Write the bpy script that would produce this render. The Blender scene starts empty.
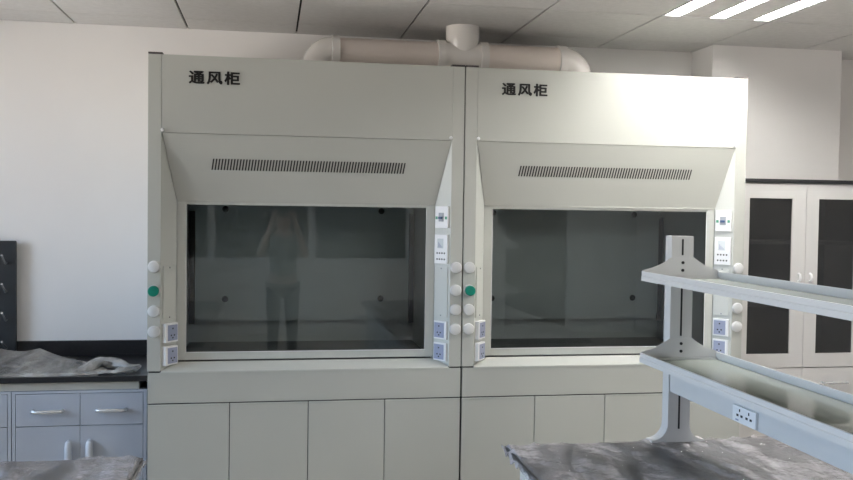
import bpy, bmesh, math, random
from mathutils import Vector, Matrix, noise
random.seed(7)
S = bpy.context.scene
COL = S.collection
PI = math.pi

# ------------------------------------------------------------------ camera
F, YAW, PITCH, ROLL = 897.19, 0.17229, -0.03141, 0.01374
fw = Vector((math.sin(YAW)*math.cos(PITCH), math.cos(YAW)*math.cos(PITCH), math.sin(PITCH)))
rt = Vector((math.cos(YAW), -math.sin(YAW), 0)); up = rt.cross(fw)
r2 = math.cos(ROLL)*rt + math.sin(ROLL)*up; u2 = -math.sin(ROLL)*rt + math.cos(ROLL)*up
cam = bpy.data.objects.new('camera', bpy.data.cameras.new('camera'))
COL.objects.link(cam)
M = Matrix((r2, u2, -fw)).transposed().to_4x4(); M.translation = (0.5632, -4.3291, 1.6320)
cam.matrix_world = M
cam.data.sensor_width = 36; cam.data.lens = F/853*36; cam.data.clip_start = 0.02
S.camera = cam

# ------------------------------------------------------------------ light and exposure
S.view_settings.view_transform = 'Standard'; S.view_settings.look = 'None'
S.view_settings.gamma = 1; S.view_settings.use_curve_mapping = False
S.view_settings.exposure = 0.0
W = bpy.data.worlds.new('sky'); S.world = W; W.use_nodes = True
bg = W.node_tree.nodes['Background']
# pale blue sky above the horizon, warm sunlit ground and facades below it
_n = W.node_tree.nodes; _l = W.node_tree.links
_tc = _n.new('ShaderNodeTexCoord'); _sx = _n.new('ShaderNodeSeparateXYZ'); _cr = _n.new('ShaderNodeValToRGB')
_mr = _n.new('ShaderNodeMapRange'); _mr.inputs['From Min'].default_value = -1; _mr.inputs['From Max'].default_value = 1
_l.new(_tc.outputs['Generated'], _sx.inputs[0]); _l.new(_sx.outputs['Z'], _mr.inputs['Value']); _l.new(_mr.outputs[0], _cr.inputs[0])
_e = _cr.color_ramp.elements
_e[0].position = 0.48; _e[0].color = (1.0, 0.90, 0.83, 1)
_e[1].position = 0.53; _e[1].color = (0.45, 0.60, 0.83, 1)
_l.new(_cr.outputs[0], bg.inputs[0]); bg.inputs[1].default_value = 15.6
TUBE = 108.0          # emission of the lit fluorescent tubes

# room extents
XL, XR, YB, YF, H = -2.6, 5.6, -7.3, 0.890, 2.638
LWIN = [(-5.9, -4.5), (-3.9, -2.5), (-1.9, 0.15)]     # window spans along the left wall
WZ0, WZ1 = 1.0, 2.45
for (a, b) in LWIN:       # sky portals: only steer sampling of the sky seen through the windows
    l = bpy.data.lights.new('window_portal', 'AREA'); l.shape = 'RECTANGLE'
    l.size = WZ1-WZ0; l.size_y = b-a; l.cycles.is_portal = True
    o = bpy.data.objects.new('window_portal', l); COL.objects.link(o)
    o.location = (XL-0.16, (a+b)/2, (WZ0+WZ1)/2); o.rotation_euler = (0, -PI/2, 0)

# ------------------------------------------------------------------ materials
def mat(name, col, rough=0.5, metal=0.0, noise_amt=0.04, nscale=6.0, bump=0.0, bscale=40.0, spec=0.5, coat=0.0):
    m = bpy.data.materials.new(name); m.use_nodes = True
    nt = m.node_tree; n = nt.nodes; b = n['Principled BSDF']
    b.inputs['Roughness'].default_value = rough; b.inputs['Metallic'].default_value = metal
    b.inputs['Specular IOR Level'].default_value = spec; b.inputs['Coat Weight'].default_value = coat
    tc = n.new('ShaderNodeTexCoord'); tx = n.new('ShaderNodeTexNoise')
    tx.inputs['Scale'].default_value = nscale; tx.inputs['Detail'].default_value = 4
    nt.links.new(tc.outputs['Object'], tx.inputs['Vector'])
    cr = n.new('ShaderNodeValToRGB')
    cr.color_ramp.elements[0].position = 0.3; cr.color_ramp.elements[1].position = 0.7
    cr.color_ramp.elements[0].color = (*[c*(1-noise_amt) for c in col], 1)
    cr.color_ramp.elements[1].color = (*[min(1, c*(1+noise_amt)) for c in col], 1)
    nt.links.new(tx.outputs['Fac'], cr.inputs['Fac']); nt.links.new(cr.outputs['Color'], b.inputs['Base Color'])
    if bump:
        t2 = n.new('ShaderNodeTexNoise'); t2.inputs['Scale'].default_value = bscale; t2.inputs['Detail'].default_value = 5
        nt.links.new(tc.outputs['Object'], t2.inputs['Vector'])
        bp = n.new('ShaderNodeBump'); bp.inputs['Strength'].default_value = bump; bp.inputs['Distance'].default_value = 0.01
        nt.links.new(t2.outputs['Fac'], bp.inputs['Height']); nt.links.new(bp.outputs['Normal'], b.inputs['Normal'])
    return m

def glassmat(name, tint, ior=1.5, rough=0.0, boost=0.0):
    """thin pane: clear tinted transmission plus fresnel reflection"""
    m = bpy.data.materials.new(name); m.use_nodes = True
    nt = m.node_tree; n = nt.nodes; n.remove(n['Principled BSDF'])
    tr = n.new('ShaderNodeBsdfTransparent'); tr.inputs[0].default_value = (*tint, 1)
    gl = n.new('ShaderNodeBsdfGlossy'); gl.inputs['Roughness'].default_value = rough
    fr = n.new('ShaderNodeFresnel'); fr.inputs[0].default_value = ior
    mx = n.new('ShaderNodeMixShader')
    nt.links.new(fr.outputs[0], mx.inputs[0]); nt.links.new(tr.outputs[0], mx.inputs[1]); nt.links.new(gl.outputs[0], mx.inputs[2])
    nt.links.new(mx.outputs[0], n['Material Output'].inputs[0])
    return m

def filmmat(name, col, a0, a1, scale, rough=0.3):
    """crinkled translucent plastic film"""
    m = mat(name, col, rough, noise_amt=0.1, nscale=8, bump=1.0, bscale=22, spec=0.8)
    for nd in m.node_tree.nodes:
        if nd.type == 'BUMP': nd.inputs['Distance'].default_value = 0.03
    nt = m.node_tree; n = nt.nodes; b = n['Principled BSDF']
    tc = n.new('ShaderNodeTexCoord'); mp = n.new('ShaderNodeMapping')
    mp.inputs['Scale'].default_value = (1, 0.25, 1); mp.inputs['Rotation'].default_value = (0, 0, 0.7)
    tx = n.new('ShaderNodeTexNoise'); tx.inputs['Scale'].default_value = scale; tx.inputs['Detail'].default_value = 7
    tx.inputs['Distortion'].default_value = 0.8
    nt.links.new(tc.outputs['Object'], mp.inputs[0]); nt.links.new(mp.outputs[0], tx.inputs['Vector'])
    mr = n.new('ShaderNodeMapRange'); mr.inputs['From Min'].default_value = 0.35; mr.inputs['From Max'].default_value = 0.65
    mr.inputs['To Min'].default_value = a0; mr.inputs['To Max'].default_value = a1
    nt.links.new(tx.outputs['Fac'], mr.inputs['Value']); nt.links.new(mr.outputs[0], b.inputs['Alpha'])
    return m

def emis(name, col, s):
    m = bpy.data.materials.new(name); m.use_nodes = True
    b = m.node_tree.nodes['Principled BSDF']; b.inputs['Base Color'].default_value = (*col, 1)
    b.inputs['Emission Color'].default_value = (*col, 1); b.inputs['Emission Strength'].default_value = s
    return m

m_wall = mat('white_wall_paint', (0.86, 0.835, 0.815), 0.85, noise_amt=0.015, nscale=2, bump=0.05, bscale=120)
m_ceil = mat('ceiling_tile', (0.68, 0.665, 0.65), 0.9, noise_amt=0.04, nscale=30, bump=0.25, bscale=150)
m_void = mat('dark_ceiling_void', (0.03, 0.03, 0.03), 0.9)
m_floor = mat('beige_floor_tile', (0.62, 0.57, 0.50), 0.35, noise_amt=0.08, nscale=3)
m_skirt = mat('skirting_grey', (0.25, 0.25, 0.26), 0.5)
m_winfr = mat('white_window_frame', (0.75, 0.75, 0.75), 0.4)
m_hood = mat('hood_offwhite_enamel', (0.47, 0.475, 0.435), 0.42, noise_amt=0.012, nscale=2)
m_hoodin = mat('hood_lining_grey', (0.72, 0.74, 0.74), 0.4, noise_amt=0.02)
m_baffle = mat('hood_baffle_grey', (0.68, 0.71, 0.72), 0.35, noise_amt=0.02)
m_jamb = mat('hood_jamb_enamel', (0.55, 0.56, 0.52), 0.4, noise_amt=0.01)
m_dark = mat('dark_gap', (0.02, 0.02, 0.02), 0.7)
m_brown = mat('dark_brown_cap', (0.055, 0.045, 0.045), 0.5)
m_slot = mat('vent_slot_black', (0.025, 0.025, 0.025), 0.8)
m_ink = mat('black_lettering', (0.012, 0.012, 0.012), 0.5)
m_sash = mat('sash_aluminium', (0.56, 0.57, 0.53), 0.32, noise_amt=0.02)
m_epoxy = mat('black_epoxy_resin', (0.018, 0.018, 0.02), 0.28, noise_amt=0.2, nscale=60)
m_white = mat('white_plastic', (0.80, 0.80, 0.80), 0.35, noise_amt=0.01)
m_knobw = mat('frosted_white_knob', (0.62, 0.62, 0.61), 0.35, noise_amt=0.02)
m_green = mat('green_knob', (0.0, 0.22, 0.15), 0.3, noise_amt=0.05)
m_sock = mat('socket_grey_violet', (0.30, 0.33, 0.45), 0.35, noise_amt=0.03)
m_blue = mat('breaker_blue', (0.05, 0.09, 0.2), 0.4)
m_grn2 = mat('label_green', (0.1, 0.35, 0.22), 0.5)
m_duct = mat('cream_duct_pipe', (0.80, 0.71, 0.65), 0.55, noise_amt=0.02, bump=0.06, bscale=60)
m_pvc = mat('white_pvc_fitting', (0.84, 0.80, 0.76), 0.12, noise_amt=0.015)
m_cabL = mat('bluegrey_cabinet', (0.44, 0.47, 0.53), 0.45, noise_amt=0.015)
m_cabH = mat('pale_plastic_handle', (0.62, 0.65, 0.70), 0.3)
m_beige = mat('beige_strip', (0.50, 0.48, 0.42), 0.6)
m_chrome = mat('satin_metal_handle', (0.75, 0.77, 0.78), 0.25, metal=0.7, noise_amt=0.02)
m_cabR = mat('warm_white_cabinet', (0.60, 0.585, 0.57), 0.45, noise_amt=0.012)
m_cabRin = mat('cabinet_interior', (0.25, 0.25, 0.245), 0.6)
m_rack = mat('bluegrey_rack_enamel', (0.62, 0.615, 0.60), 0.38, noise_amt=0.015)
m_black = mat('black_rack_plastic', (0.022, 0.026, 0.03), 0.45)
m_cream = mat('bench_cream', (0.55, 0.55, 0.52), 0.5)
g_sash = glassmat('grey_tinted_sash_glass', (0.88, 0.92, 0.92), 1.6)
g_cab = glassmat('cabinet_glass', (0.45, 0.45, 0.45), 1.5)
g_shelf = glassmat('green_shelf_glass', (0.78, 0.86, 0.82), 1.9)
def haze(m, col, f):
    nt = m.node_tree; n = nt.nodes; out = n['Material Output']; src = out.inputs[0].links[0].from_socket
    df = n.new('ShaderNodeBsdfDiffuse'); df.inputs[0].default_value = (*col, 1)
    mx = n.new('ShaderNodeMixShader'); mx.inputs[0].default_value = f
    nt.links.new(src, mx.inputs[1]); nt.links.new(df.outputs[0], mx.inputs[2]); nt.links.new(mx.outputs[0], out.inputs[0])
haze(g_shelf, (0.84, 0.88, 0.82), 0.31)
haze(g_cab, (0.5, 0.5, 0.49), 0.03)
g_win = glassmat('window_glass', (0.95, 0.97, 0.97), 1.45)
f_bench = filmmat('film_on_bench', (0.56, 0.535, 0.55), 0.14, 0.80, 9, 0.2)
f_count = filmmat('film_on_counter', (0.52, 0.49, 0.455), 0.32, 0.85, 5, 0.35)
m_tube = emis('lit_tube', (1.0, 0.985, 0.955), TUBE)
m_refl = mat('white_reflector', (0.85, 0.85, 0.85), 0.3)

# ------------------------------------------------------------------ mesh helpers
class MB:
    def __init__(s): s.bm = bmesh.new(); s.smooth = False
    def box(s, a, b, bev=0.0, rot=None, seg=2):
        a = Vector(a); b = Vector(b); c = (a+b)/2; d = b-a
        r = bmesh.ops.create_cube(s.bm, size=1)
        for v in r['verts']: v.co = Vector((v.co.x*d.x, v.co.y*d.y, v.co.z*d.z))
        vs = r['verts']
        if bev:
            es = list({e for v in vs for e in v.link_edges})
            q = bmesh.ops.bevel(s.bm, geom=es, offset=bev, segments=seg, affect='EDGES', profile=0.6)
            vs = list({v for f in q['faces'] for v in f.verts} | {v for v in vs if v.is_valid})
        Mx = Matrix.Translation(c)
        if rot: Mx = Mx @ rot
        for v in vs: v.co = Mx @ v.co
        return s
    def prism(s, pts, axis, a, b):
        """closed polygon pts (2D) extruded along axis from a to b"""
        def P(p, t):
            return {0: (t, p[0], p[1]), 1: (p[0], t, p[1]), 2: (p[0], p[1], t)}[axis]
        A = [s.bm.verts.new(P(p, a)) for p in pts]; B = [s.bm.verts.new(P(p, b)) for p in pts]
        s.bm.faces.new(A); s.bm.faces.new(B[::-1])
        n = len(pts)
        for i in range(n): s.bm.faces.new((A[i], B[i], B[(i+1) % n], A[(i+1) % n]))
        return s
    def hexa(s, q, off):
        """quad q (4 points) thickened by the vector off"""
        A = [s.bm.verts.new(p) for p in q]; B = [s.bm.verts.new(Vector(p)+Vector(off)) for p in q]
        s.bm.faces.new(A); s.bm.faces.new(B[::-1])
        for i in range(4): s.bm.faces.new((A[i], B[i], B[(i+1) % 4], A[(i+1) % 4]))
        return s
    def lathe(s, prof, Mx=Matrix(), n=32):
        """prof list of (r, z) spun round z, then placed by Mx"""
        rings = []
        for r, z in prof:
            if r < 1e-6: rings.append([s.bm.verts.new(Mx @ Vector((0, 0, z)))])
            else: rings.append([s.bm.verts.new(Mx @ Vector((r*math.cos(2*PI*i/n), r*math.sin(2*PI*i/n), z))) for i in range(n)])
        for A, B in zip(rings, rings[1:]):
            for i in range(n):
                j = (i+1) % n
                if len(A) == 1 and len(B) == 1: continue
                if len(A) == 1: s.bm.faces.new((A[0], B[i], B[j]))
                elif len(B) == 1: s.bm.faces.new((A[i], A[j], B[0]))
                else: s.bm.faces.new((A[i], A[j], B[j], B[i]))
        s.smooth = True
        return s
    def tube(s, path, r, n=20, cap=True):
        path = [Vector(p) for p in path]; R = r if isinstance(r, (list, tuple)) else [r]*len(path)
        rings = []; prev = None
        for i, p in enumerate(path):
            t = (path[min(i+1, len(path)-1)]-path[max(i-1, 0)]).normalized()
            if prev is None:
                u = t.cross(Vector((0, 0, 1))) if abs(t.z) < 0.9 else t.cross(Vector((0, 1, 0)))
            else: u = prev - t*prev.dot(t)
            u.normalize(); prev = u; w = t.cross(u)
            rings.append([s.bm.verts.new(p+R[i]*(math.cos(2*PI*k/n)*u+math.sin(2*PI*k/n)*w)) for k in range(n)])
        for A, B in zip(rings, rings[1:]):
            for k in range(n): s.bm.faces.new((A[k], A[(k+1) % n], B[(k+1) % n], B[k]))
        if cap: s.bm.faces.new(rings[0][::-1]); s.bm.faces.new(rings[-1])
        s.smooth = True
        return s
    def grid(s, fn, nu, nv):
        V = [[s.bm.verts.new(fn(i/nu, j/nv)) for j in range(nv+1)] for i in range(nu+1)]
        for i in range(nu):
            for j in range(nv): s.bm.faces.new((V[i][j], V[i+1][j], V[i+1][j+1], V[i][j+1]))
        s.smooth = True
        return s
    def build(s, name, m, parent=None, loc=None):
        bmesh.ops.recalc_face_normals(s.bm, faces=s.bm.faces)
        me = bpy.data.meshes.new(name); s.bm.to_mesh(me); s.bm.free()
        me.materials.append(m)
        if s.smooth:
            me.polygons.foreach_set('use_smooth', [True]*len(me.polygons))
            try: me.set_sharp_from_angle(angle=math.radians(38))
            except Exception: pass
        o = bpy.data.objects.new(name, me); COL.objects.link(o)
        if parent: o.parent = parent
        if loc: o.location = loc
        return o

def tag(o, label=None, cat=None, group=None, kind=None):
    for k, v in (('label', label), ('category', cat), ('group', group), ('kind', kind)):
        if v: o[k] = v
    return o
def empty(name, loc, rz=0):
    o = bpy.data.objects.new(name, None); COL.objects.link(o); o.location = loc; o.rotation_euler.z = rz
    o.empty_display_size = 0.1
    return o
def copy_tree(o, parent=None):
    c = o.copy(); COL.objects.link(c); c.parent = parent
    for ch in list(o.children): copy_tree(ch, c)
    return c
def structure(o): o['kind'] = 'structure'; return o

# ------------------------------------------------------------------ room
YC = YB-1.7         # far side of the corridor behind the internal windows
structure(MB().box((XL-0.2, YC-0.2, -0.1), (XR+0.2, YF+0.2, 0)).build('floor', m_floor))
structure(MB().box((XL-0.2, YF, 0), (XR+0.2, YF+0.2, H+0.3)).build('wall_back', m_wall))
structure(MB().box((XR, YB, 0), (XR+0.2, YF, H+0.3)).build('wall_right', m_wall))
w = MB(); w.box((XL-0.2, YB, 0), (XL, YF, WZ0)); w.box((XL-0.2, YB, WZ1), (XL, YF, H+0.3))
ed = [YB] + [v for p in LWIN for v in p] + [YF]
for i in range(0, len(ed), 2): w.box((XL-0.2, ed[i], WZ0), (XL, ed[i+1], WZ1))
structure(w.build('wall_left', m_wall))
for k, (a, b) in enumerate(LWIN):
    f = MB(); x0, x1 = XL-0.12, XL-0.06
    f.box((x0, a, WZ0), (x1, a+.05, WZ1)).box((x0, b-.05, WZ0), (x1, b, WZ1)).box((x0, a+.05, WZ0), (x1, b-.05, WZ0+.05)).box((x0, a+.05, WZ1-.05), (x1, b-.05, WZ1))
    f.box((x0, (a+b)/2-.03, WZ0+.05), (x1, (a+b)/2+.03, WZ1-.05))
    fo = structure(f.build('window_%d' % (k+1), m_winfr))
    MB().box((XL-0.092, a+.05, WZ0+.05), (XL-0.088, (a+b)/2-.03, WZ1-.05)).box((XL-0.092, (a+b)/2+.03, WZ0+.05), (XL-0.088, b-.05, WZ1-.05)).build('pane', g_win, fo)
# front side of the room, behind the camera: a solid wall with a door
IW = [-1.49, -0.19, 1.10, 2.40]
w = MB(); w.box((XL-0.2, YB-0.2, 0), (IW[0], YB, H+0.3)).box((IW[-1], YB-0.2, 0), (3.6, YB, H+0.3)).box((4.6, YB-0.2, 0), (XR+0.2, YB, H+0.3))
w.box((3.6, YB-0.2, 2.1), (4.6, YB, H+0.3)).box((IW[0], YB-0.2, 0), (IW[-1], YB, 0.95)).box((IW[0], YB-0.2, 2.25), (IW[-1], YB, H+0.3))
structure(w.build('wall_front', m_wall))
for k in range(3):
    a, b = IW[k], IW[k+1]
    f = MB(); f.box((a, YB-.12, .95), (a+.05, YB-.05, 2.25)).box((b-.05, YB-.12, .95), (b, YB-.05, 2.25)).box((a+.05, YB-.12, .95), (b-.05, YB-.05, 1.0)).box((a+.05, YB-.12, 2.2), (b-.05, YB-.05, 2.25))
    fo = structure(f.build('window_%d' % (k+4), m_winfr))
    MB().box((a+.05, YB-.092, 1.0), (b-.05, YB-.088, 2.2)).build('pane', g_win, fo)
w = MB(); w.box((XL-.2, YC-.2, 0), (XR+.2, YC, H+.3)).box((XL-.2, YC, 0), (XL, YB-.2, H+.3)).box((XR, YC, 0), (XR+.2, YB-.2, H+.3))
structure(w.build('wall_corridor', mat('corridor_grey_wall', (0.35, 0.34, 0.33), 0.8)))
d = structure(MB().box((3.6, YB-0.12, 0.005), (4.6, YB-0.07, 2.1), 0.004).build('door_1', mat('door_brown', (0.14, 0.09, 0.06), 0.4)))
MB().tube([(4.5, YB-.07, 1.0), (4.5, YB-.02, 1.0), (4.38, YB-.02, 1.0)], .01).build('door_handle', m_chrome, d)
# structural column on the back wall
structure(MB().box((3.120, 0.622, 0), (3.961, YF, H+0.05), 0.006).build('wall_column', m_wall))
for nm, a, b in (('baseboard_back', (XL, YF-.012, 0), (3.120, YF, .1)), ('baseboard_left', (XL, YB, 0), (XL+.012, YF-.012, .1)), ('baseboard_right', (XR-.012, YB, 0), (XR, YF-.012, .1))):
    structure(MB().box(a, b, .002).build(nm, m_skirt))

# ceiling: mineral fibre tiles with open joints, the lay-in lamp takes one and a half bays
X0, Y0 = -0.5007, -0.031
LX0, LX1, LY0, LY1 = 2.5013, 3.0973, -1.229, -0.033      # opening of the lit fitting
SX0, SX1, SY0, SY1 = LX0, LX1, -4.829, -3.633          # a second lit fitting, unseen, added further back in the room
cl = MB()
xs = [X0+.6*k for k in range(-4, 11)]; ys = [YF, Y0+.64] + [Y0-.6*k for k in range(0, 12)]
xs = [XL] + [x for x in xs if XL+.05 < x < XR-.05] + [XR]
ys = [y for y in ys if y > YB+.05] + [YB]
for i in range(len(xs)-1):
    for j in range(len(ys)-1):
        a, b = xs[i], xs[i+1]; c, e = ys[j+1], ys[j]
        mx, my = (a+b)/2, (c+e)/2
        if (LX0-.02 < mx < LX1+.02) and (LY0 < my < LY1 or SY0 < my < SY1): continue
        cl.box((a+.0055, c+.0035, H), (b-.0055, e-.0035, H+.012))
cl.box((XL-.2, YC-.2, H+.27), (XR+.2, YF+.2, H+.30))
ceil = structure(cl.build('ceiling', m_ceil))
v = MB(); v.box((XL, YB, H+.014), (LX0-.01, YF, H+.018)).box((LX1+.01, YB, H+.014), (XR, YF, H+.018))
v.box((LX0-.01, LY1+.01, H+.014), (LX1+.01, YF, H+.018)).box((LX0-.01, SY1+.01, H+.014), (LX1+.01, LY0-.01, H+.018)).box((LX0-.01, YB, H+.014), (LX1+.01, SY0-.01, H+.018))
structure(v.build('joint_shade_1', m_void))  # dark sheet above the tiles paints the shade seen through the open joints

def light_fitting(x0, x1, y0, y1, label):
    t = empty('ceiling_light', ((x0+x1)/2, (y0+y1)/2, H)); tag(t, label, 'ceiling light')
    cx, cy = (x0+x1)/2, (y0+y1)/2
    hx, hy = (x1-x0)/2, (y1-y0)/2
    fr = MB()
    fr.box((-hx, -hy, 0), (-hx+.012, hy, .10)).box((hx-.012, -hy, 0), (hx, hy, .10))
    fr.box((-hx+.012, -hy, 0), (hx-.012, -hy+.012, .10)).box((-hx+.012, hy-.012, 0), (hx-.012, hy, .10)).box((-hx, -hy, .10), (hx, hy, .105))
    fr.build('housing', m_white, t)
    xc = [-hx+.010, -.2425-.040, -.2425+.040, -.040, .040, .2425-.040, .2425+.040, hx-.010]
    for k in range(0, 8, 2):      # closed strips between the three lamp troughs
        MB().box((xc[k], -hy+.010, .002), (xc[k+1], hy-.010, .006)).build('cover_strip', m_ceil, t)
    for k in (-1, 0, 1):
        c = k*.2425
        r = MB()
        pr = [(c-.040, .006), (c-.040, .058), (c-.02, .072), (c+.02, .072), (c+.040, .058), (c+.040, .006),
              (c+.042, .006), (c+.042, .060), (c+.022, .075), (c-.022, .075), (c-.042, .060), (c-.042, .006)]
        r.prism(pr, 1, -hy+.014, hy-.014)
        r.build('reflector', m_refl, t)
        MB().tube([(c, -hy+.03, .030), (c, hy-.03, .030)], .0155, 16).build('fluorescent_tube', m_tube, t)
    return t
light_fitting(LX0, LX1, LY0, LY1, 'recessed ceiling light with three lit fluorescent tubes above the right fume hood')
light_fitting(SX0, SX1, SY0, SY1, 'added unseen recessed ceiling light with three lit fluorescent tubes further back above the shelf bench')

# ------------------------------------------------------------------ fume hood
HW = 1.497
def text_mesh(body, parent):
    cu = bpy.data.curves.new('lettering', 'FONT'); cu.body = body; cu.size = 1; cu.space_character = 1.25
    cu.extrude = 0.004; cu.offset = 0.014; cu.resolution_u = 3
    to = bpy.data.objects.new('tmp_text', cu); COL.objects.link(to)
    bpy.context.view_layer.update()
    me = bpy.data.meshes.new_from_object(to.evaluated_get(bpy.context.evaluated_depsgraph_get()))
    bpy.data.objects.remove(to); bpy.data.curves.remove(cu)
    xs = [v.co.x for v in me.vertices]; ys = [v.co.y for v in me.vertices]
    a, b, c, d = min(xs), max(xs), min(ys), max(ys)
    for v in me.vertices:
        x = .183+(v.co.x-a)/(b-a)*(.415-.183); z = 2.214+(v.co.y-c)/(d-c)*(2.276-2.214)
        v.co = (x, -.0004+(-.0008 if v.co.z > 0 else .0006), z)
    bb = bmesh.new(); bb.from_mesh(me)              # a heavier stroke: the same outlines again, a hair to each side
    src = bb.verts[:]+bb.edges[:]+bb.faces[:]
    for dx, dz in ((.0016, 0), (-.0016, 0), (0, .0010), (0, -.0010)):
        g = bmesh.ops.duplicate(bb, geom=src)['geom']
        bmesh.ops.translate(bb, verts=[v for v in g if isinstance(v, bmesh.types.BMVert)], vec=(dx, -.00002, dz))
    bb.to_mesh(me); bb.free()
    me.name = 'lettering'; me.materials.clear(); me.materials.append(m_ink)
    o = bpy.data.objects.new('lettering', me); COL.objects.link(o); o.parent = parent
    return o

def make_hood():
    t = empty('fume_hood', (0, 0, 0))
    for sgn in (0, 1):
        X = (lambda x: HW-x) if sgn else (lambda x: x)
        def bx(mb, a, b, bev=0): 
            x0, x1 = sorted((X(a[0]), X(b[0]))); return mb.box((x0, a[1], a[2]), (x1, b[1], b[2]), bev)
        m = MB(); bx(m, (0, 0, .868), (.06, .03, 2.345), .0015); bx(m, (0, .03, .868), (.018, .86, 2.345))
        m.build('side_post', m_hood, t)
        m = MB(); bx(m, (0, -.001, 2.346), (.064, .06, 2.354)); m.build('post_cap', m_brown, t)
        m = MB(); bx(m, (.006, .004, .8612), (.056, .05, .8675)); m.build('post_gap_shade', m_dark, t)  # dark block paints the shaded gap under the post
        # angled jamb from the post to the sash
        n = Vector((.085-.003, -(.122-.06), 0)).normalized()*(-.003)      # into the body
        off = Vector((-n.x if sgn else n.x, -n.y, 0)) if False else Vector((0, .003, 0))
        q = [(X(.06), .003, .872), (X(.122), .085, .898), (X(.122), .085, 1.672), (X(.06), .003, 1.982)]
        jamb = MB().hexa(q, off).build('jamb_panel', m_jamb, t)
        # things fixed on the jamb use a local frame: u across (0 at post), z up, w out of the surface
        P0 = Vector((X(.06), .003, 0)); U = Vector((X(.122)-X(.06), .082, 0)); L = U.length; U.normalize()
        N = Vector((U.y, -U.x, 0)) if not sgn else Vector((-U.y, U.x, 0))
        if N.y > 0: N = -N
        def jb(mb, u0, u1, z0, z1, w0, w1):
            c = P0+U*((u0+u1)/2)+N*((w0+w1)/2)+Vector((0, 0, (z0+z1)/2))
            R = Matrix((U, N, Vector((0, 0, 1)))).transposed().to_4x4()
            h = Vector(((u1-u0)/2, (w1-w0)/2, (z1-z0)/2))
            return mb.box(c-h, c+h, min(.0012, h.y*.6), R, 1)
        for zc in (1.045, .937):
            W1 = .010 if sgn else .020
            so = jb(MB(), .012, .096, zc-.045, zc+.045, .0, W1).build('socket_outlet', m_white, t)
            jb(MB(), .026, .090, zc-.037, zc+.037, W1+.0001, W1+.002).build('socket_face', m_sock, so)
            for (u, z) in ((.058, .02), (.048, -.012), (.068, -.012), (.058, -.024)): jb(MB(), u-.004, u+.004, zc+z-.0035, zc+z+.0035, W1+.0021, W1+.0026).build('socket_hole', m_dark, so)
        pl = jb(MB(), .012, .094, 1.108, 1.362, .0, .005).build('access_plate', m_jamb, t)
        for z in (1.118, 1.352):
            MB().lathe([(0, .003), (.003, .002), (.004, 0)], Matrix.Translation(P0+U*.054+N*.0052+Vector((0, 0, z))) @ N.to_track_quat('Z', 'Y').to_matrix().to_4x4(), 10).build('screw', m_chrome, pl)
        if sgn:
            br = jb(MB(), .010, .094, 1.552, 1.672-.012, .0, .012).build('circuit_breaker', m_white, t)
            jb(MB(), .036, .068, 1.585, 1.628, .0122, .016).build('breaker_recess', mat('breaker_grey', (.35, .37, .4), .4), br)
            jb(MB(), .040, .064, 1.597, 1.609, .0162, .024).build('breaker_switch', m_blue, br)
            for u in (.014, .076): jb(MB(), u, u+.014, 1.596, 1.610, .0122, .0128).build('green_mark', m_grn2, br)
            cp = jb(MB(), .010, .096, 1.376, 1.520, .0, .012).build('control_panel', m_white, t)
            for z in (1.428, 1.398):
                for c in range(4): jb(MB(), .024+c*.016, .032+c*.016, z-.004, z+.004, .0121, .0135).build('button', m_slot, cp)
            jb(MB(), .036, .076, 1.452, 1.500, .0121, .0128).build('display', mat('display_grey', (.62, .66, .66), .25), cp)
            for k in range(4): jb(MB(), .044+k*.007, .048+k*.007, 1.456, 1.462+k*.007, .0129, .0134).build('display_bar', m_sock, cp)
        # service knobs on the post
        for z in ((1.359, 1.247, 1.151, 1.055)):
            g = (not sgn) and abs(z-1.247) < .01
            T = Matrix.Translation((X(.031), -.0005, z)) @ Matrix.Rotation(PI/2, 4, 'X')
            if g:
                k = MB().lathe([(0, 0), (.012, 0), (.012, .014), (.024, .015), (.0255, .02), (.0255, .036), (.022, .041), (.008, .042), (0, .042)], T, 28)
                k = k.build('green_service_knob', m_green, t); k['label'] = 'bright green round knob'
                MB().lathe([(.029, 0), (.029, .003), (.013, .004), (.013, 0)], T, 28).build('knob_rose', m_knobw, k)
            else:
                MB().lathe([(0, 0), (.0285, 0), (.0285, .006), (.025, .012), (.015, .0155), (0, .0165)], T, 28).build('service_cap', m_knobw, t)
        T = Matrix.Translation((X(.066), -.001, 1.996)) @ Matrix.Rotation(PI/2, 4, 'X')
        MB().lathe([(0, 0), (.008, 0), (.0085, .004), (.006, .009), (0, .010)], T, 16).build('panel_screw', m_white, t)
    # fascia and sloping panel
    MB().box((.0604, .001, 1.984), (HW-.0604, .02, 2.345), .0012).build('fascia_panel', m_hood, t)
    q = [(.0625, .003, 1.982), (HW-.0625, .003, 1.982), (HW-.1235, .083, 1.672), (.1235, .083, 1.672)]
    sp = MB(); sp.hexa(q, (0, .004, 0)); sp.box((.124, .083, 1.664), (HW-.124, .105, 1.672)); sp = sp.build('sloping_panel', m_hood, t)
    sl = MB(); n = 66
    def onp(x, z, o=-.0012): return (x, .003+(1.982-z)/(1.982-1.672)*.080+o, z)
    for i in range(n):
        x = .292+(1.206-.292)*i/(n-1)
        sl.hexa([onp(x-.0033-.004, 1.817), onp(x+.0033-.004, 1.817), onp(x+.0033+.004, 1.869), onp(x-.0033+.004, 1.869)], (0, .0015, 0))
    sl.build('vent_slots', m_slot, sp)
    text_mesh('\u901a\u98ce\u67dc', t)
    # sash
    s = MB()
    s.box((.1235, .088, .905), (.166, .112, 1.664), .002).box((HW-.166, .088, .905), (HW-.1235, .112, 1.664), .002)
    s.box((.166, .090, 1.652), (HW-.166, .110, 1.664)).box((.166, .090, .905), (HW-.166, .110, .940), .002)
    fr = s.build('sash', m_sash, t)
    MB().box((.166, .098, .940), (HW-.166, .103, 1.652)).build('sash_glass', g_sash, fr)
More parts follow.
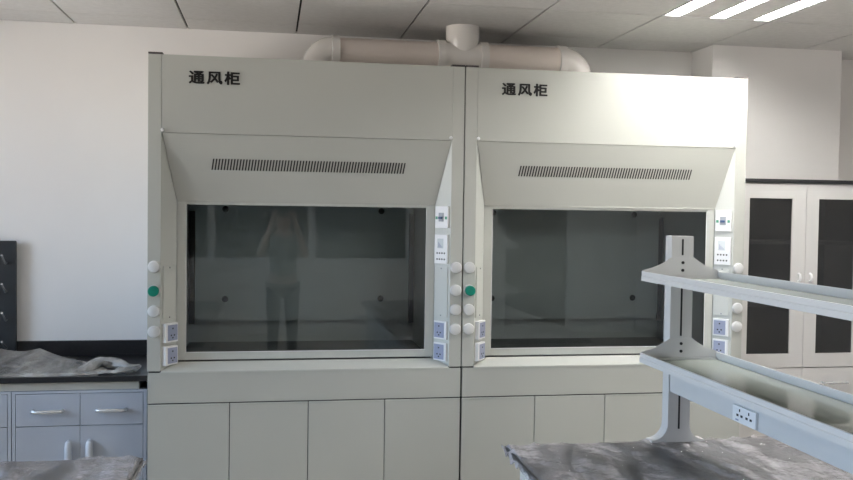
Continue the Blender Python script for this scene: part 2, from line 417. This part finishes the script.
    for p, q in (((.166, .0875, .940), (.169, .0895, 1.652)), ((HW-.169, .0875, .940), (HW-.166, .0895, 1.652)), ((.169, .0875, .940), (HW-.169, .0895, .944))):
        MB().box(p, q).build('glazing_bead', m_white, fr)
    # interior
    i = MB(); i.box((.118, .12, .885), (.122, .78, 1.98)).box((HW-.122, .12, .885), (HW-.118, .78, 1.98)).box((.122, .776, .885), (HW-.122, .78, 1.98)).box((.122, .12, 1.976), (HW-.122, .776, 1.98))
    i.build('inner_lining', m_hoodin, t)
    MB().box((.123, .112, .868), (HW-.123, .775, .892), .004).build('inner_worktop', m_epoxy, t)
    pts = []; bx0, bx1, bz0, bz1, rr = .162, HW-.162, 1.018, 1.93, .04
    for cx, cz, a0 in ((bx0+rr, bz0+rr, PI), (bx1-rr, bz0+rr, 1.5*PI)):
        for k in range(7): a = a0+k*PI/12; pts.append((cx+rr*math.cos(a), cz+rr*math.sin(a)))
    pts += [(bx1, bz1), (bx0, bz1)]
    bf = MB().prism(pts, 1, .69, .70).build('baffle', m_baffle, t)
    for x in (.32, 1.177):
        for z in (1.140, 1.632):
            MB().lathe([(0, 0), (.017, 0), (.017, .006), (.012, .010), (0, .011)], Matrix.Translation((x, .6895, z)) @ Matrix.Rotation(PI/2, 4, 'X'), 20).build('baffle_clip', m_dark, bf)
    for p, q in ((.128, .158), (HW-.158, HW-.128)): MB().box((p, .700, 1.0), (q, .71, 1.62)).build('baffle_slot', m_slot, bf)  # dark strips paint the shade of the open slots beside the baffle
    # sill, top and base
    MB().prism([(.087, .898), (.087, .870), (-.004, .8600), (-.004, .866)], 0, .062, HW-.062).build('sill', m_jamb, t)
    MB().box((.019, .021, 2.325), (HW-.019, .86, 2.343)).box((.019, .84, .87), (HW-.019, .86, 2.325)).build('top_and_back_panel', m_hood, t)
    MB().box((.004, .02, .10), (HW-.003, .86, .8590), .001).build('base_carcass', m_dark, t)
    MB().box((.003, -.001, .7165), (HW-.001, .018, .8605), .0015).build('base_fascia', m_hood, t)
    MB().box((.03, .06, 0), (HW-.03, .78, .0995)).build('plinth', m_dark, t)
    e = [.003, .378, .749, 1.1205, HW-.001]
    for k in range(4):
        a, b = e[k]+(.0018 if k else 0), e[k+1]-(.0018 if k < 3 else 0)
        dr = MB().box((a, .0, .11), (b, 0.018, .705), .0015).build('door', m_hood, t)
        MB().box((a, -.002, .7055), (b, .006, .7112), .001).build('door_grip', m_sash, dr)
    return t
h1 = make_hood(); tag(h1, 'off-white fume hood on the left, next to the black side counter', 'fume hood', 'fume hoods')
h2 = copy_tree(h1); h2.location = (1.5025, 0, 0)
tag(h2, 'off-white fume hood on the right, brightly lit by the ceiling light', 'fume hood', 'fume hoods')
MB().box((1.4972, .012, .1), (1.5018, .7, 2.35)).build('hood_gap_shade', m_dark, h1)  # dark strip paints the shade in the gap between the hoods

# ------------------------------------------------------------------ exhaust duct on top of the hoods
t = empty('exhaust_duct', (1.58, .48, 2.472)); tag(t, 'cream exhaust duct with white elbows and tee, lying on top of both fume hoods', 'duct')
R0 = .078
def rel(x, z): return (x-1.58, 0, z-2.467)
for a, b in ((.90, 1.46), (1.70, 2.135)):
    MB().tube([rel(a, 2.467), rel(b, 2.467)], R0, 40).build('pipe', m_duct, t)
for cx, sg in ((.80, 1), (2.235, -1)):
    rad = .083
    pth = [rel(cx, 2.339)]+[rel(cx+sg*(rad-rad*math.cos(a)), 2.467-rad+rad*math.sin(a)) for a in [k*PI/20 for k in range(11)]]+[rel(cx+sg*(rad+.03), 2.467)]
    MB().tube(pth, R0+.003, 40).build('elbow', m_pvc, t)
    x = cx+sg*(rad+.012)
    MB().tube([rel(x-.022, 2.467), rel(x-.020, 2.467), rel(x+.020, 2.467), rel(x+.022, 2.467)], [R0+.001, R0+.013, R0+.013, R0+.001], 40).build('coupling', m_pvc, t)
for x in (1.462, 1.696):
    MB().tube([rel(x-.022, 2.467), rel(x-.020, 2.467), rel(x+.020, 2.467), rel(x+.022, 2.467)], [R0+.001, R0+.013, R0+.013, R0+.001], 40).build('coupling', m_pvc, t)
tee = MB(); tee.tube([rel(1.47, 2.467), rel(1.69, 2.467)], R0+.003, 40)
tee.tube([rel(1.580, 2.43), rel(1.580, 2.46), rel(1.581, 2.50), rel(1.583, 2.54), rel(1.584, 2.575), rel(1.584, 2.6320)], [.050, .066, .080, .0875, .091, .092], 40)
tee.build('tee', m_pvc, t)

# ------------------------------------------------------------------ left side counter against the back wall
# worktop
CX0 = -2.35
wt = MB().box((CX0, .24, .778), (-.012, .885, .806), .003).build('worktop', m_epoxy)
tag(wt, 'black resin worktop of the side counter left of the fume hoods', 'worktop')
bs = MB().box((CX0, .869, .806), (-.012, .889, .893), .002).build('backsplash', m_epoxy, wt)
MB().box((CX0, .262, .7375), (-.071, .86, .7775)).build('support_rail', m_beige, wt)
def cab_left(x0):
    t = empty('base_cabinet', (x0, .25, 0)); w_ = .627
    c = MB(); c.box((0, .018, .08), (.016, .59, .736)).box((w_-.016, .018, .08), (w_, .59, .736)).box((.016, .018, .08), (w_-.016, .59, .096)).box((.016, .58, .096), (w_-.016, .59, .736)).box((.016, .018, .724), (w_-.016, .59, .736)).box((.03, .07, 0), (w_-.03, .56, .08))
    c.box((.0, .0, .08), (.016, .018, .736)).box((w_-.016, 0, .08), (w_, .018, .736)).box((.016, 0, .7245), (w_-.016, .018, .736))
    c.build('carcass', m_cabL, t)
    mid = w_/2
    for k, (a, b) in enumerate(((.018, mid-.0012), (mid+.0012, w_-.018))):
        dr = MB().box((a, .0, .566), (b, .017, .722), .001).build('drawer', m_cabL, t)
        c = (a+b)/2
        MB().tube([(c-.068, .001, .640), (c-.066, -.02, .640), (c-.055, -.027, .640), (c+.055, -.027, .640), (c+.066, -.02, .640), (c+.068, .001, .640)], .0095, 12).build('handle', m_chrome, dr)
        do = MB().box((a, .0, .1), (b, .017, .563), .001).build('door', m_cabL, t)
        hx = b-.05 if k == 0 else a+.045
        MB().tube([(hx, .001, .485), (hx, -.014, .480), (hx, -.02, .465), (hx, -.02, .40), (hx, -.014, .385), (hx, .001, .38)], [.012, .016, .017, .017, .016, .012], 14).build('handle', m_cabH, do)
    return t
c1 = cab_left(-.660); tag(c1, 'blue-grey base cabinet with two drawers right beside the left fume hood', 'cabinet', 'base cabinets under the side counter')
for k, lab in ((1, 'blue-grey base cabinet cut off by the left picture edge under the black worktop'), (2, 'blue-grey base cabinet under the far left end of the black worktop')):
    c = copy_tree(c1); c.location.x = -.660-.630*k; tag(c, lab)

# drip rack standing on the counter
t = empty('drying_rack', (-1.088, .862, .874)); tag(t, 'black upright drying rack with pegs standing at the left end of the black counter', 'drying rack')
b = MB(); b.box((-.29, -.012, -.0665), (.29, .006, .568), .004); b.box((-.29, -.017, .0), (-.272, -.012, .57)).box((.272, -.017, .0), (.29, -.012, .57)).box((-.272, -.017, .556), (.272, -.012, .57)); b.build('rack_board', m_black, t)
for r in range(4):
    for c in range(6):
        x = -.238+c*.095; z = .45-r*.155
        MB().tube([(x, -.012, z), (x, -.03, z+.006), (x, -.085, z+.045)], [.010, .006, .006], 10).build('peg', m_knobw if False else m_chrome, t)

# crumpled film lying on the counter
def ridged(p, o=4):
    v = 0; a_ = 1; f_ = 1
    for k in range(o):
        v += a_*(1-abs(noise.noise(p*f_+Vector((k*7.3, 0, 0))))*2.4); a_ *= .5; f_ *= 2.1
    return v/1.9
def film_counter(u, v):
    x = -1.75+u*1.50
    fr_ = .258+.014*noise.noise(Vector((x*5, 0, 3)))+.05*max(0, (u-.92)/.08)
    q = max(0, (u-.72)/.28)
    bk = .800-.36*q**1.2
    y = fr_+(bk-fr_)*v
    p = Vector((x*3.2+y*1.5, y*3.0-x*.6, 2.2))
    crest = .030+.034*math.exp(-abs(x+.84)/.06)+.038*math.exp(-abs(x+.645)/.09)+.02*max(0, noise.noise(Vector((x*4, 9, 0))))*(x < -.95)
    crest *= 1-.55*q
    h = .006+crest*(v**1.1 if v < .9 else .9**1.1*(1-(v-.9)*4))+.010*math.exp(-((v-.07)/.05)**2)*max(0, noise.noise(Vector((x*9, 2, 0)))+.2)
    h += .016*max(0, ridged(p)-.45)+.002*ridged(p*4.0, 3)
    h += .010*math.exp(-((x+.80+.25*v)/.03)**2)
    edge = min(1, min(v*22, (1-v)*12, (1-u)*14))
    return Vector((x+.008*noise.noise(p*4), y+.008*noise.noise(p*4+Vector((5, 5, 5))), .8072+max(.0012, h)*edge))
fc = MB(); fc.grid(film_counter, 170, 70)
def lump(u, v):
    # thick folded end of the sheet: a crushed loop lying on the counter
    path = [(-.40, .31), (-.345, .39), (-.295, .48), (-.235, .49), (-.165, .445), (-.105, .395), (-.115, .335), (-.185, .300), (-.27, .295)]
    t_ = u*(len(path)-1); i = min(int(t_), len(path)-2); f_ = t_-i; f_ = f_*f_*(3-2*f_)*.5+f_*.5
    x = path[i][0]*(1-f_)+path[i+1][0]*f_; y = path[i][1]*(1-f_)+path[i+1][1]*f_
    dx, dy = path[i+1][0]-path[i][0], path[i+1][1]-path[i][1]; l_ = math.hypot(dx, dy); nx, ny = -dy/l_, dx/l_
    w_ = .026+.008*math.sin(u*9); hh = .006+.022*math.exp(-((u-.30)/.17)**2)+.010*math.exp(-((u-.72)/.16)**2)
    a_ = v*2*PI
    x += nx*w_*math.cos(a_); y += ny*w_*math.cos(a_); z = .809+hh*(1+math.sin(a_))
    p = Vector((x*17, y*17, z*22))
    k = .010*noise.noise(p)+.007*(ridged(p*1.3, 3)-.5)
    return Vector((x+k*nx, y+k*ny+.008*noise.noise(p*2.1), max(.8072, z+k)))
fc.grid(lump, 110, 40)
o = fc.build('plastic_film', f_count)
tag(o, 'crumpled translucent plastic film lying on the black side counter', 'plastic film')

# ------------------------------------------------------------------ tall glass-door cabinet on the right
t = empty('glass_cabinet', (3.050, .20, 0)); tag(t, 'tall white reagent cabinet with two glass doors right of the fume hoods', 'cabinet')
CW, CD, CH = .822, .40, 1.819
c = MB()
c.box((0, .02, .06), (.018, CD, CH)).box((CW-.018, .02, .06), (CW, CD, CH)).box((.018, CD-.012, .06), (CW-.018, CD, CH)).box((.018, .02, .06), (CW-.018, CD-.012, .078)).box((.018, .02, CH-.012), (CW-.018, CD-.012, CH)).box((.018, .02, .772), (CW-.018, CD-.012, .790))
c.box((.03, .05, 0), (CW-.03, CD-.03, .06)); c.build('carcass', m_cabR, t)
li = MB(); li.box((.0185, CD-.0145, .792), (CW-.0185, CD-.0125, 1.798)).box((.0185, .03, .792), (.0205, CD-.015, 1.798)).box((CW-.0205, .03, .792), (CW-.0185, CD-.015, 1.798)); li.build('inner_lining', m_cabRin, t)
MB().box((-.006, -.012, CH+.001), (CW+.006, CD, CH+.019), .002).build('top_board', m_epoxy, t)
for z in (1.13, 1.478):
    MB().box((.021, .05, z), (CW-.021, CD-.016, z+.018)).build('shelf', m_cabR, t)
def rdoor(x0, x1, sx):
    d = MB(); gx0, gx1 = x0+.088, x1-.082; 
    if sx: gx0, gx1 = x0+.075, x1-.088
    d.box((x0, 0, .798), (gx0, .018, 1.811)).box((gx1, 0, .798), (x1, .018, 1.811)).box((gx0, 0, .798), (gx1, .018, .874)).box((gx0, 0, 1.732), (gx1, .018, 1.811))
    dd = d.build('door', m_cabR, t)
    MB().box((gx0, .007, .874), (gx1, .011, 1.732)).build('glass_pane', g_cab, dd)
    hx = x1-.036 if not sx else x0+.030
    MB().tube([(hx, .001, 1.318), (hx, -.014, 1.312), (hx, -.020, 1.298), (hx, -.014, 1.281), (hx, .001, 1.275)], [.007, .007, .0065, .007, .007], 12).build('handle', m_white, dd)
rdoor(.003, .4285, 0); rdoor(.4315, .819, 1)
for x0, x1 in ((.003, .4285), (.4315, .819)):
    dr = MB().box((x0, 0, .60), (x1, .018, .792), .001).build('drawer', m_cabR, t)
    c = (x0+x1)/2
    MB().tube([(c-.075, .001, .71), (c-.073, -.022, .71), (c+.073, -.022, .71), (c+.075, .001, .71)], .007, 10).build('handle', m_chrome, dr)
    dd = MB().box((x0, 0, .075), (x1, .018, .594), .001).build('door', m_cabR, t)
    hx = x1-.04 if x0 < .1 else x0+.04
    MB().tube([(hx, .001, .50), (hx, -.02, .49), (hx, -.02, .42), (hx, .001, .41)], .008, 10).build('handle', m_white, dd)

# ------------------------------------------------------------------ island benches
def bench(x0, x1, y0, y1, label):
    t = empty('lab_bench', ((x0+x1)/2, (y0+y1)/2, 0)); tag(t, label, 'bench', 'island benches in the foreground')
    a, b = (x1-x0)/2, (y1-y0)/2
    MB().box((-a, -b, .765), (a, b, .789), .003).build('bench_top', m_epoxy, t)
    n = 3
    MB().box((-a+.06, -b+.06, .08), (a-.06, b-.06, .764)).build('carcass', m_cream, t)
    MB().box((-a+.10, -b+.10, 0), (a-.10, b-.10, .08)).build('plinth', m_skirt, t)
    L = 2*b-.12; k = int(L/.5)
    for s in (-1, 1):
        for i in range(k):
            y_ = -b+.06+L*i/k; xf = s*(a-.06)
            for nm, z0, z1 in (('drawer', .60, .755), ('door', .09, .595)):
                xs_ = sorted((xf, xf+s*.018))
                d = MB().box((xs_[0], y_+.003, z0), (xs_[1], y_+L/k-.003, z1), .001).build(nm, m_cream, t)
                yc = y_+L/k/2; zc = (z0+z1)/2 if nm == 'drawer' else .52; xo = xf+s*.018
                MB().tube([(xo, yc-.05, zc), (xo+s*.022, yc-.048, zc), (xo+s*.022, yc+.048, zc), (xo, yc+.05, zc)], .006, 8).build('handle', m_chrome, d)
    return t
bench(1.403, 2.697, -3.8, -1.205, 'black-topped island bench in the right foreground carrying the grey shelf rack')
bench(-1.15, .146, -3.8, -1.205, 'black-topped island bench in the lower left foreground')
def bench_film(x0, x1, y0, y1, sd, name_label):
    ex = .012
    def fn(u, v):
        # outer band folds down over the edge
        x = x0-ex+(x1-x0+2*ex)*u; y = y0-ex+(y1-y0+2*ex)*v
        r = noise.fractal(Vector((x*6+y*2.2, y*3.4-x, sd)), .9, 2.1, 5)
        rid = abs(noise.noise(Vector((x*9+y*7, (y-x)*2.5, sd+4))))
        z = .7915+.0065*max(0, r+.35)+.009*(1-min(1, rid*5))+.004*abs(noise.noise(Vector((x*26, y*18, sd))))
        du = min(x-x0, x1-x, y-y0, y1-y)
        if du < 0.004:
            q = .018+.030*noise.noise(Vector((x*22, y*22, sd+9)))
            z -= q+.006
            s_ = .003+.016*abs(noise.noise(Vector((x*30, y*30, sd))))
            if x < x0+.01: x = x0-s_-.002
            if x > x1-.01: x = x1+s_+.002
            if y < y0+.01: y = y0-s_-.002
            if y > y1-.01: y = y1+s_+.002
        return Vector((x, y, z))
    o = MB().grid(fn, 110, 210).build('plastic_film', f_bench)
    tag(o, name_label, 'plastic film')
bench_film(1.403, 2.697, -3.8, -1.205, 2.0, 'wrinkled protective plastic film stretched over the right foreground bench top')
bench_film(-1.15, .146, -3.8, -1.205, 31.0, 'wrinkled protective plastic film stretched over the lower left foreground bench top')

# ------------------------------------------------------------------ reagent shelf rack on the right bench
t = empty('shelf_rack', (2.050, -1.215, .7965)); tag(t, 'blue-grey two-tier shelf rack with glass shelves standing on the right foreground bench', 'shelf rack')
def RZ(z): return z-.7965
ends = (0.0, -1.80)
for ye in ends:
    u = MB(); hw = .0425
    def arc(s):
        return [(s*(hw+.060*(1-math.sin(a))), RZ(.80)+.062*(1-math.cos(a))) for a in [k*PI/2/8 for k in range(9)]]
    R_ = arc(1); L_ = arc(-1)[::-1]
    pts = [(hw+.062, 0), ]+[(x, z+.004) for x, z in R_]+[(hw, RZ(1.556)), (-hw, RZ(1.556))]+[(x, z+.004) for x, z in L_]+[(-hw-.062, 0)]
    up_ = MB().prism(pts, 1, ye-.042, ye+.010).build('upright', m_rack, t)
    fy = ye-.0425
    sl = MB()
    for z0, z1 in ((1.486, 1.545), (1.190, 1.366), (.846, .974)):
        sl.box((-.0035, fy-.0004, RZ(z0)), (.0035, fy+.002, RZ(z1)))
    sl.build('slot', m_slot, up_)
for zs, wl in ((1.427, 'upper'), (1.130, 'lower')):
    xl, xr = -.157, .145
    top = RZ(zs); ya, yb = -.045, -1.795
    s = MB()
    # side rails: channel profile
    for s_, x in ((1, xl), (-1, xr)):
        p = [(x-s_*.003, top-.034), (x+s_*.022, top-.034), (x+s_*.022, top-.032), (x+s_*.006, top-.032), (x+s_*.006, top), (x, top), (x, top-.016), (x-s_*.003, top-.018)]
        s.prism(p, 1, yb, ya)
    s.box((xl+.006, ya-.014, top-.034), (xr-.006, ya-.002, top-.020))
    s.box((xl+.006, yb, top-.034), (xr-.006, yb+.016, top-.020))
    for k in range(1, 4): s.box((xl+.02, ya+(yb-ya)*k/4-.02, top-.0338), (xr-.02, ya+(yb-ya)*k/4+.02, top-.0322))
    sh = s.build('shelf_frame', m_rack, t)
    MB().box((xl+.0065, yb+.017, top-.0318), (xr-.0065, ya-.015, top-.0262)).build('glass_shelf', g_shelf, sh)
    for ye in (0.0, -1.80):
        sgn = 1
        fy = ye-.0425 if ye == 0 else ye+.0105
        pts = [(xl, top-.034), (xr, top-.034), (xr, top)]
        for k in range(1, 9):
            a = k/8; pts.append((xr+(.0425-xr)*a, top+.006+.046*(a**1.7)))
        for k in range(0, 8):
            a = 1-k/8; pts.append((xl+(-.0425-xl)*a, top+.006+.046*(a**1.7)))
        pts.append((xl, top))
        br = MB().prism(pts, 1, fy-.003, fy).build('bracket', m_rack, sh)
        h = MB()
        for dz in (.032, .004): h.lathe([(0, .0), (.0055, .0), (.0055, .003), (0, .003)], Matrix.Translation((0, fy-.003 if ye == 0 else fy, top+dz)) @ Matrix.Rotation(PI/2, 4, 'X'), 12)
        h.build('bolt', m_slot, br)
bm_ = MB().box((-.0400, -1.755, RZ(.986)), (.0400, -.046, RZ(1.085)), .002).build('cable_trunking', m_rack, t)
# twin socket on the trunking side
def sock(yc):
    so = MB().box((-.050, yc-.068, RZ(.991)), (-.0405, yc+.068, RZ(1.042)), .002).build('socket_outlet', m_white, bm_)
    for dy in (-.042, -.018, .012, .036): MB().box((-.0508, yc+dy-.006, RZ(1.010)), (-.0499, yc+dy+.006, RZ(1.017))).build('socket_hole', m_dark, so)
    for dy in (-.030, .024): MB().box((-.0508, yc+dy-.003, RZ(1.025)), (-.0499, yc+dy+.003, RZ(1.034))).build('socket_hole', m_dark, so)
    MB().box((-.0506, yc+.030, RZ(.996)), (-.0499, yc+.048, RZ(1.001))).build('socket_mark', m_sock, so)
sock(-.584); sock(-1.25)

# ------------------------------------------------------------------ the person taking the picture, seen as a faint reflection in the hood glass
m_skin = mat('skin', (0.55, 0.36, 0.27), 0.5); m_shirt = mat('grey_green_shirt', (0.16, 0.20, 0.19), 0.85)
m_trous = mat('dark_trousers', (0.05, 0.05, 0.06), 0.85); m_hair = mat('dark_hair', (0.015, 0.012, 0.01), 0.6); m_shoe = mat('dark_shoe', (0.03, 0.03, 0.03), 0.5)
def skin(name, V, E_, m, parent, root=0, sub=2):
    """one smooth surface grown round a skeleton; V = (x, y, z, rx, ry)"""
    me = bpy.data.meshes.new(name); me.from_pydata([v[:3] for v in V], E_, [])
    o = bpy.data.objects.new(name, me); COL.objects.link(o); o.parent = parent
    md = o.modifiers.new('skin', 'SKIN'); md.use_smooth_shade = True
    if not me.skin_vertices: 
        me.attributes  # layer is made by the modifier
    sv = me.skin_vertices[0].data if me.skin_vertices else None
    if sv is None:
        bpy.context.view_layer.objects.active = o; o.select_set(True); bpy.ops.mesh.customdata_skin_add(); sv = me.skin_vertices[0].data
    for k, v in enumerate(V): sv[k].radius = (v[3], v[4] if len(v) > 4 else v[3]); sv[k].use_root = (k == root)
    sb = o.modifiers.new('sub', 'SUBSURF'); sb.levels = sb.render_levels = sub
    me.materials.append(m)
    dg = bpy.context.evaluated_depsgraph_get(); nm = bpy.data.meshes.new_from_object(o.evaluated_get(dg))
    o.modifiers.clear(); o.data = nm; nm.name = name; bpy.data.meshes.remove(me)
    if not nm.materials: nm.materials.append(m)
    nm.polygons.foreach_set('use_smooth', [True]*len(nm.polygons))
    return o
P = empty('person', (0.69, -4.712, 0)); tag(P, 'person standing in the aisle taking the picture, mirrored faintly in the left hood glass', 'person')
P.scale = (.955, .955, .955)
# skeleton: facing +y; hands raised to hold the phone in front of the face
V = [(0, 0, .95, .155, .105), (0, 0, 1.12, .125, .09), (0, .0, 1.30, .155, .10), (0, -.005, 1.42, .12, .08), (0, .005, 1.50, .052), (0, .015, 1.56, .055)]
E_ = [(0, 1), (1, 2), (2, 3), (3, 4), (4, 5)]
for sx in (-1, 1):
    i = len(V)
    V += [(sx*.095, 0, .86, .085), (sx*.10, .01, .50, .055), (sx*.105, -.01, .28, .048), (sx*.105, -.015, .085, .036), (sx*.115, .06, .035, .038), (sx*.12, .15, .025, .03)]
    E_ += [(0, i), (i, i+1), (i+1, i+2), (i+2, i+3), (i+3, i+4), (i+4, i+5)]
    i = len(V)
    V += [(sx*.165, 0, 1.415, .052), (sx*.215, .07, 1.28, .046), (sx*.235, .15, 1.22, .040), (sx*.17, .27, 1.42, .034), (sx*.115, .345, 1.595, .025), (sx*.095, .375, 1.655, .026)]
    E_ += [(3, i), (i, i+1), (i+1, i+2), (i+2, i+3), (i+3, i+4), (i+4, i+5)]
body = skin('body', V, E_, m_skin, P)
# shirt and trousers follow the same skeleton a little further out
def part_of(idx, g): return [tuple(V[k][:3])+tuple(r_+g for r_ in (V[k][3:] if len(V[k]) > 4 else (V[k][3], V[k][3]))) for k in idx]
def sub_skel(name, idx, edges, g, m):
    mp = {k: n for n, k in enumerate(idx)}
    return skin(name, part_of(idx, g), [(mp[a], mp[b]) for a, b in edges], m, P)
# index map: legs 6-11 / 18-23, arms 12-17 / 24-29
sub_skel('shirt', [0, 1, 2, 3, 12, 13, 14, 24, 25, 26], [(0, 1), (1, 2), (2, 3), (3, 12), (12, 13), (13, 14), (3, 24), (24, 25), (25, 26)], .016, m_shirt)
sub_skel('trousers', [0, 6, 7, 8, 9, 18, 19, 20, 21], [(0, 6), (6, 7), (7, 8), (8, 9), (0, 18), (18, 19), (19, 20), (20, 21)], .013, m_trous)
for sx, i in ((-1, 10), (1, 22)):
    skin('shoe', [(sx*.105, -.03, .05, .045, .045), (sx*.112, .05, .045, .048, .043), (sx*.12, .16, .036, .042, .034), (sx*.122, .20, .03, .03, .024)], [(0, 1), (1, 2), (2, 3)], m_shoe, P)
# head with brow, nose, mouth and ears
def head_pt(u, v):
    th = v*PI; ph = u*2*PI
    x = .076*math.sin(th)*math.cos(ph); y = .096*math.sin(th)*math.sin(ph); z = .115*math.cos(th)
    if z < 0: x *= 1-.28*(-z/.115); y *= 1-.10*(-z/.115)
    if y > 0:
        y += .022*math.exp(-(x/.012)**2-((z+.012)/.020)**2)+.007*math.exp(-(x/.025)**2-((z+.050)/.010)**2)+.008*math.exp(-((z+.100)/.02)**2)
        y -= .009*math.exp(-((abs(x)-.030)/.013)**2-((z-.012)/.010)**2)
    return Vector((x, y+.028, z+1.60-.02))
MB().grid(head_pt, 48, 36).build('head', m_skin, body)
for sx in (-1, 1):
    MB().lathe([(0, -.006), (.010, -.005), (.015, 0), (.010, .005), (0, .006)], Matrix.Translation((sx*.076, .022, 1.578)) @ Matrix.Rotation(PI/2, 4, 'Y') @ Matrix.Diagonal((1.8, .9, 1, 1)), 16).build('ear', m_skin, body)
    MB().lathe([(0, -.008), (.006, -.005), (.009, 0), (.006, .005), (0, .008)], Matrix.Translation((sx*.030, .103, 1.592)), 12).build('eye', m_white, body)
MB().box((-.022, .112, 1.527), (.022, .121, 1.533), .002).build('mouth', mat('lips', (0.4, 0.16, 0.14), 0.5), body)
def hair_pt(u, v):
    th = v*PI*.60; ph = u*2*PI; p = Vector((.083*math.sin(th)*math.cos(ph), .104*math.sin(th)*math.sin(ph), .122*math.cos(th)))
    if p.y > .02 and p.z < .055: p.z = .055+(p.z-.055)*.1; p.y *= .96
    return p+Vector((0, .022, 1.583))
MB().grid(hair_pt, 40, 20).build('hair', m_hair, P)
# hands close round the two ends of the phone
for sx in (-1, 1):
    w_ = Vector((sx*.098, .370, 1.645)); 
    skin('palm', [tuple(w_)+(.022, .018), tuple(w_+Vector((-sx*.004, .012, .030)))+(.030, .014), tuple(w_+Vector((-sx*.012, .018, .055)))+(.026, .011)], [(0, 1), (1, 2)], m_skin, body)
    for k, (L_, dz) in enumerate(((.062, .066), (.070, .050), (.066, .034), (.052, .019))):
        b0 = w_+Vector((-sx*.002, .022, dz-.012)); 
        skin('finger', [tuple(b0)+(.0085,), tuple(b0+Vector((sx*.004, L_*.30, .002)))+(.0085,), tuple(b0+Vector((-sx*L_*.35, L_*.42, .004)))+(.0078,), tuple(b0+Vector((-sx*L_*.75, L_*.30, .004)))+(.0065,)], [(0, 1), (1, 2), (2, 3)], m_skin, body, sub=1)
    t0 = w_+Vector((-sx*.010, .0, .012))
    skin('thumb', [tuple(t0)+(.011,), tuple(t0+Vector((-sx*.016, -.004, .022)))+(.010,), tuple(t0+Vector((-sx*.032, .004, .040)))+(.008,)], [(0, 1), (1, 2)], m_skin, body, sub=1)
ph = MB().box((-.078, -.004, -.036), (.078, .004, .036), .003).build('phone', mat('phone_body', (0.03, 0.03, 0.035), 0.3), None, (0.645, -4.3505, 1.627))
tag(ph, 'dark phone held up by the person, mirrored faintly in the left hood glass', 'phone')
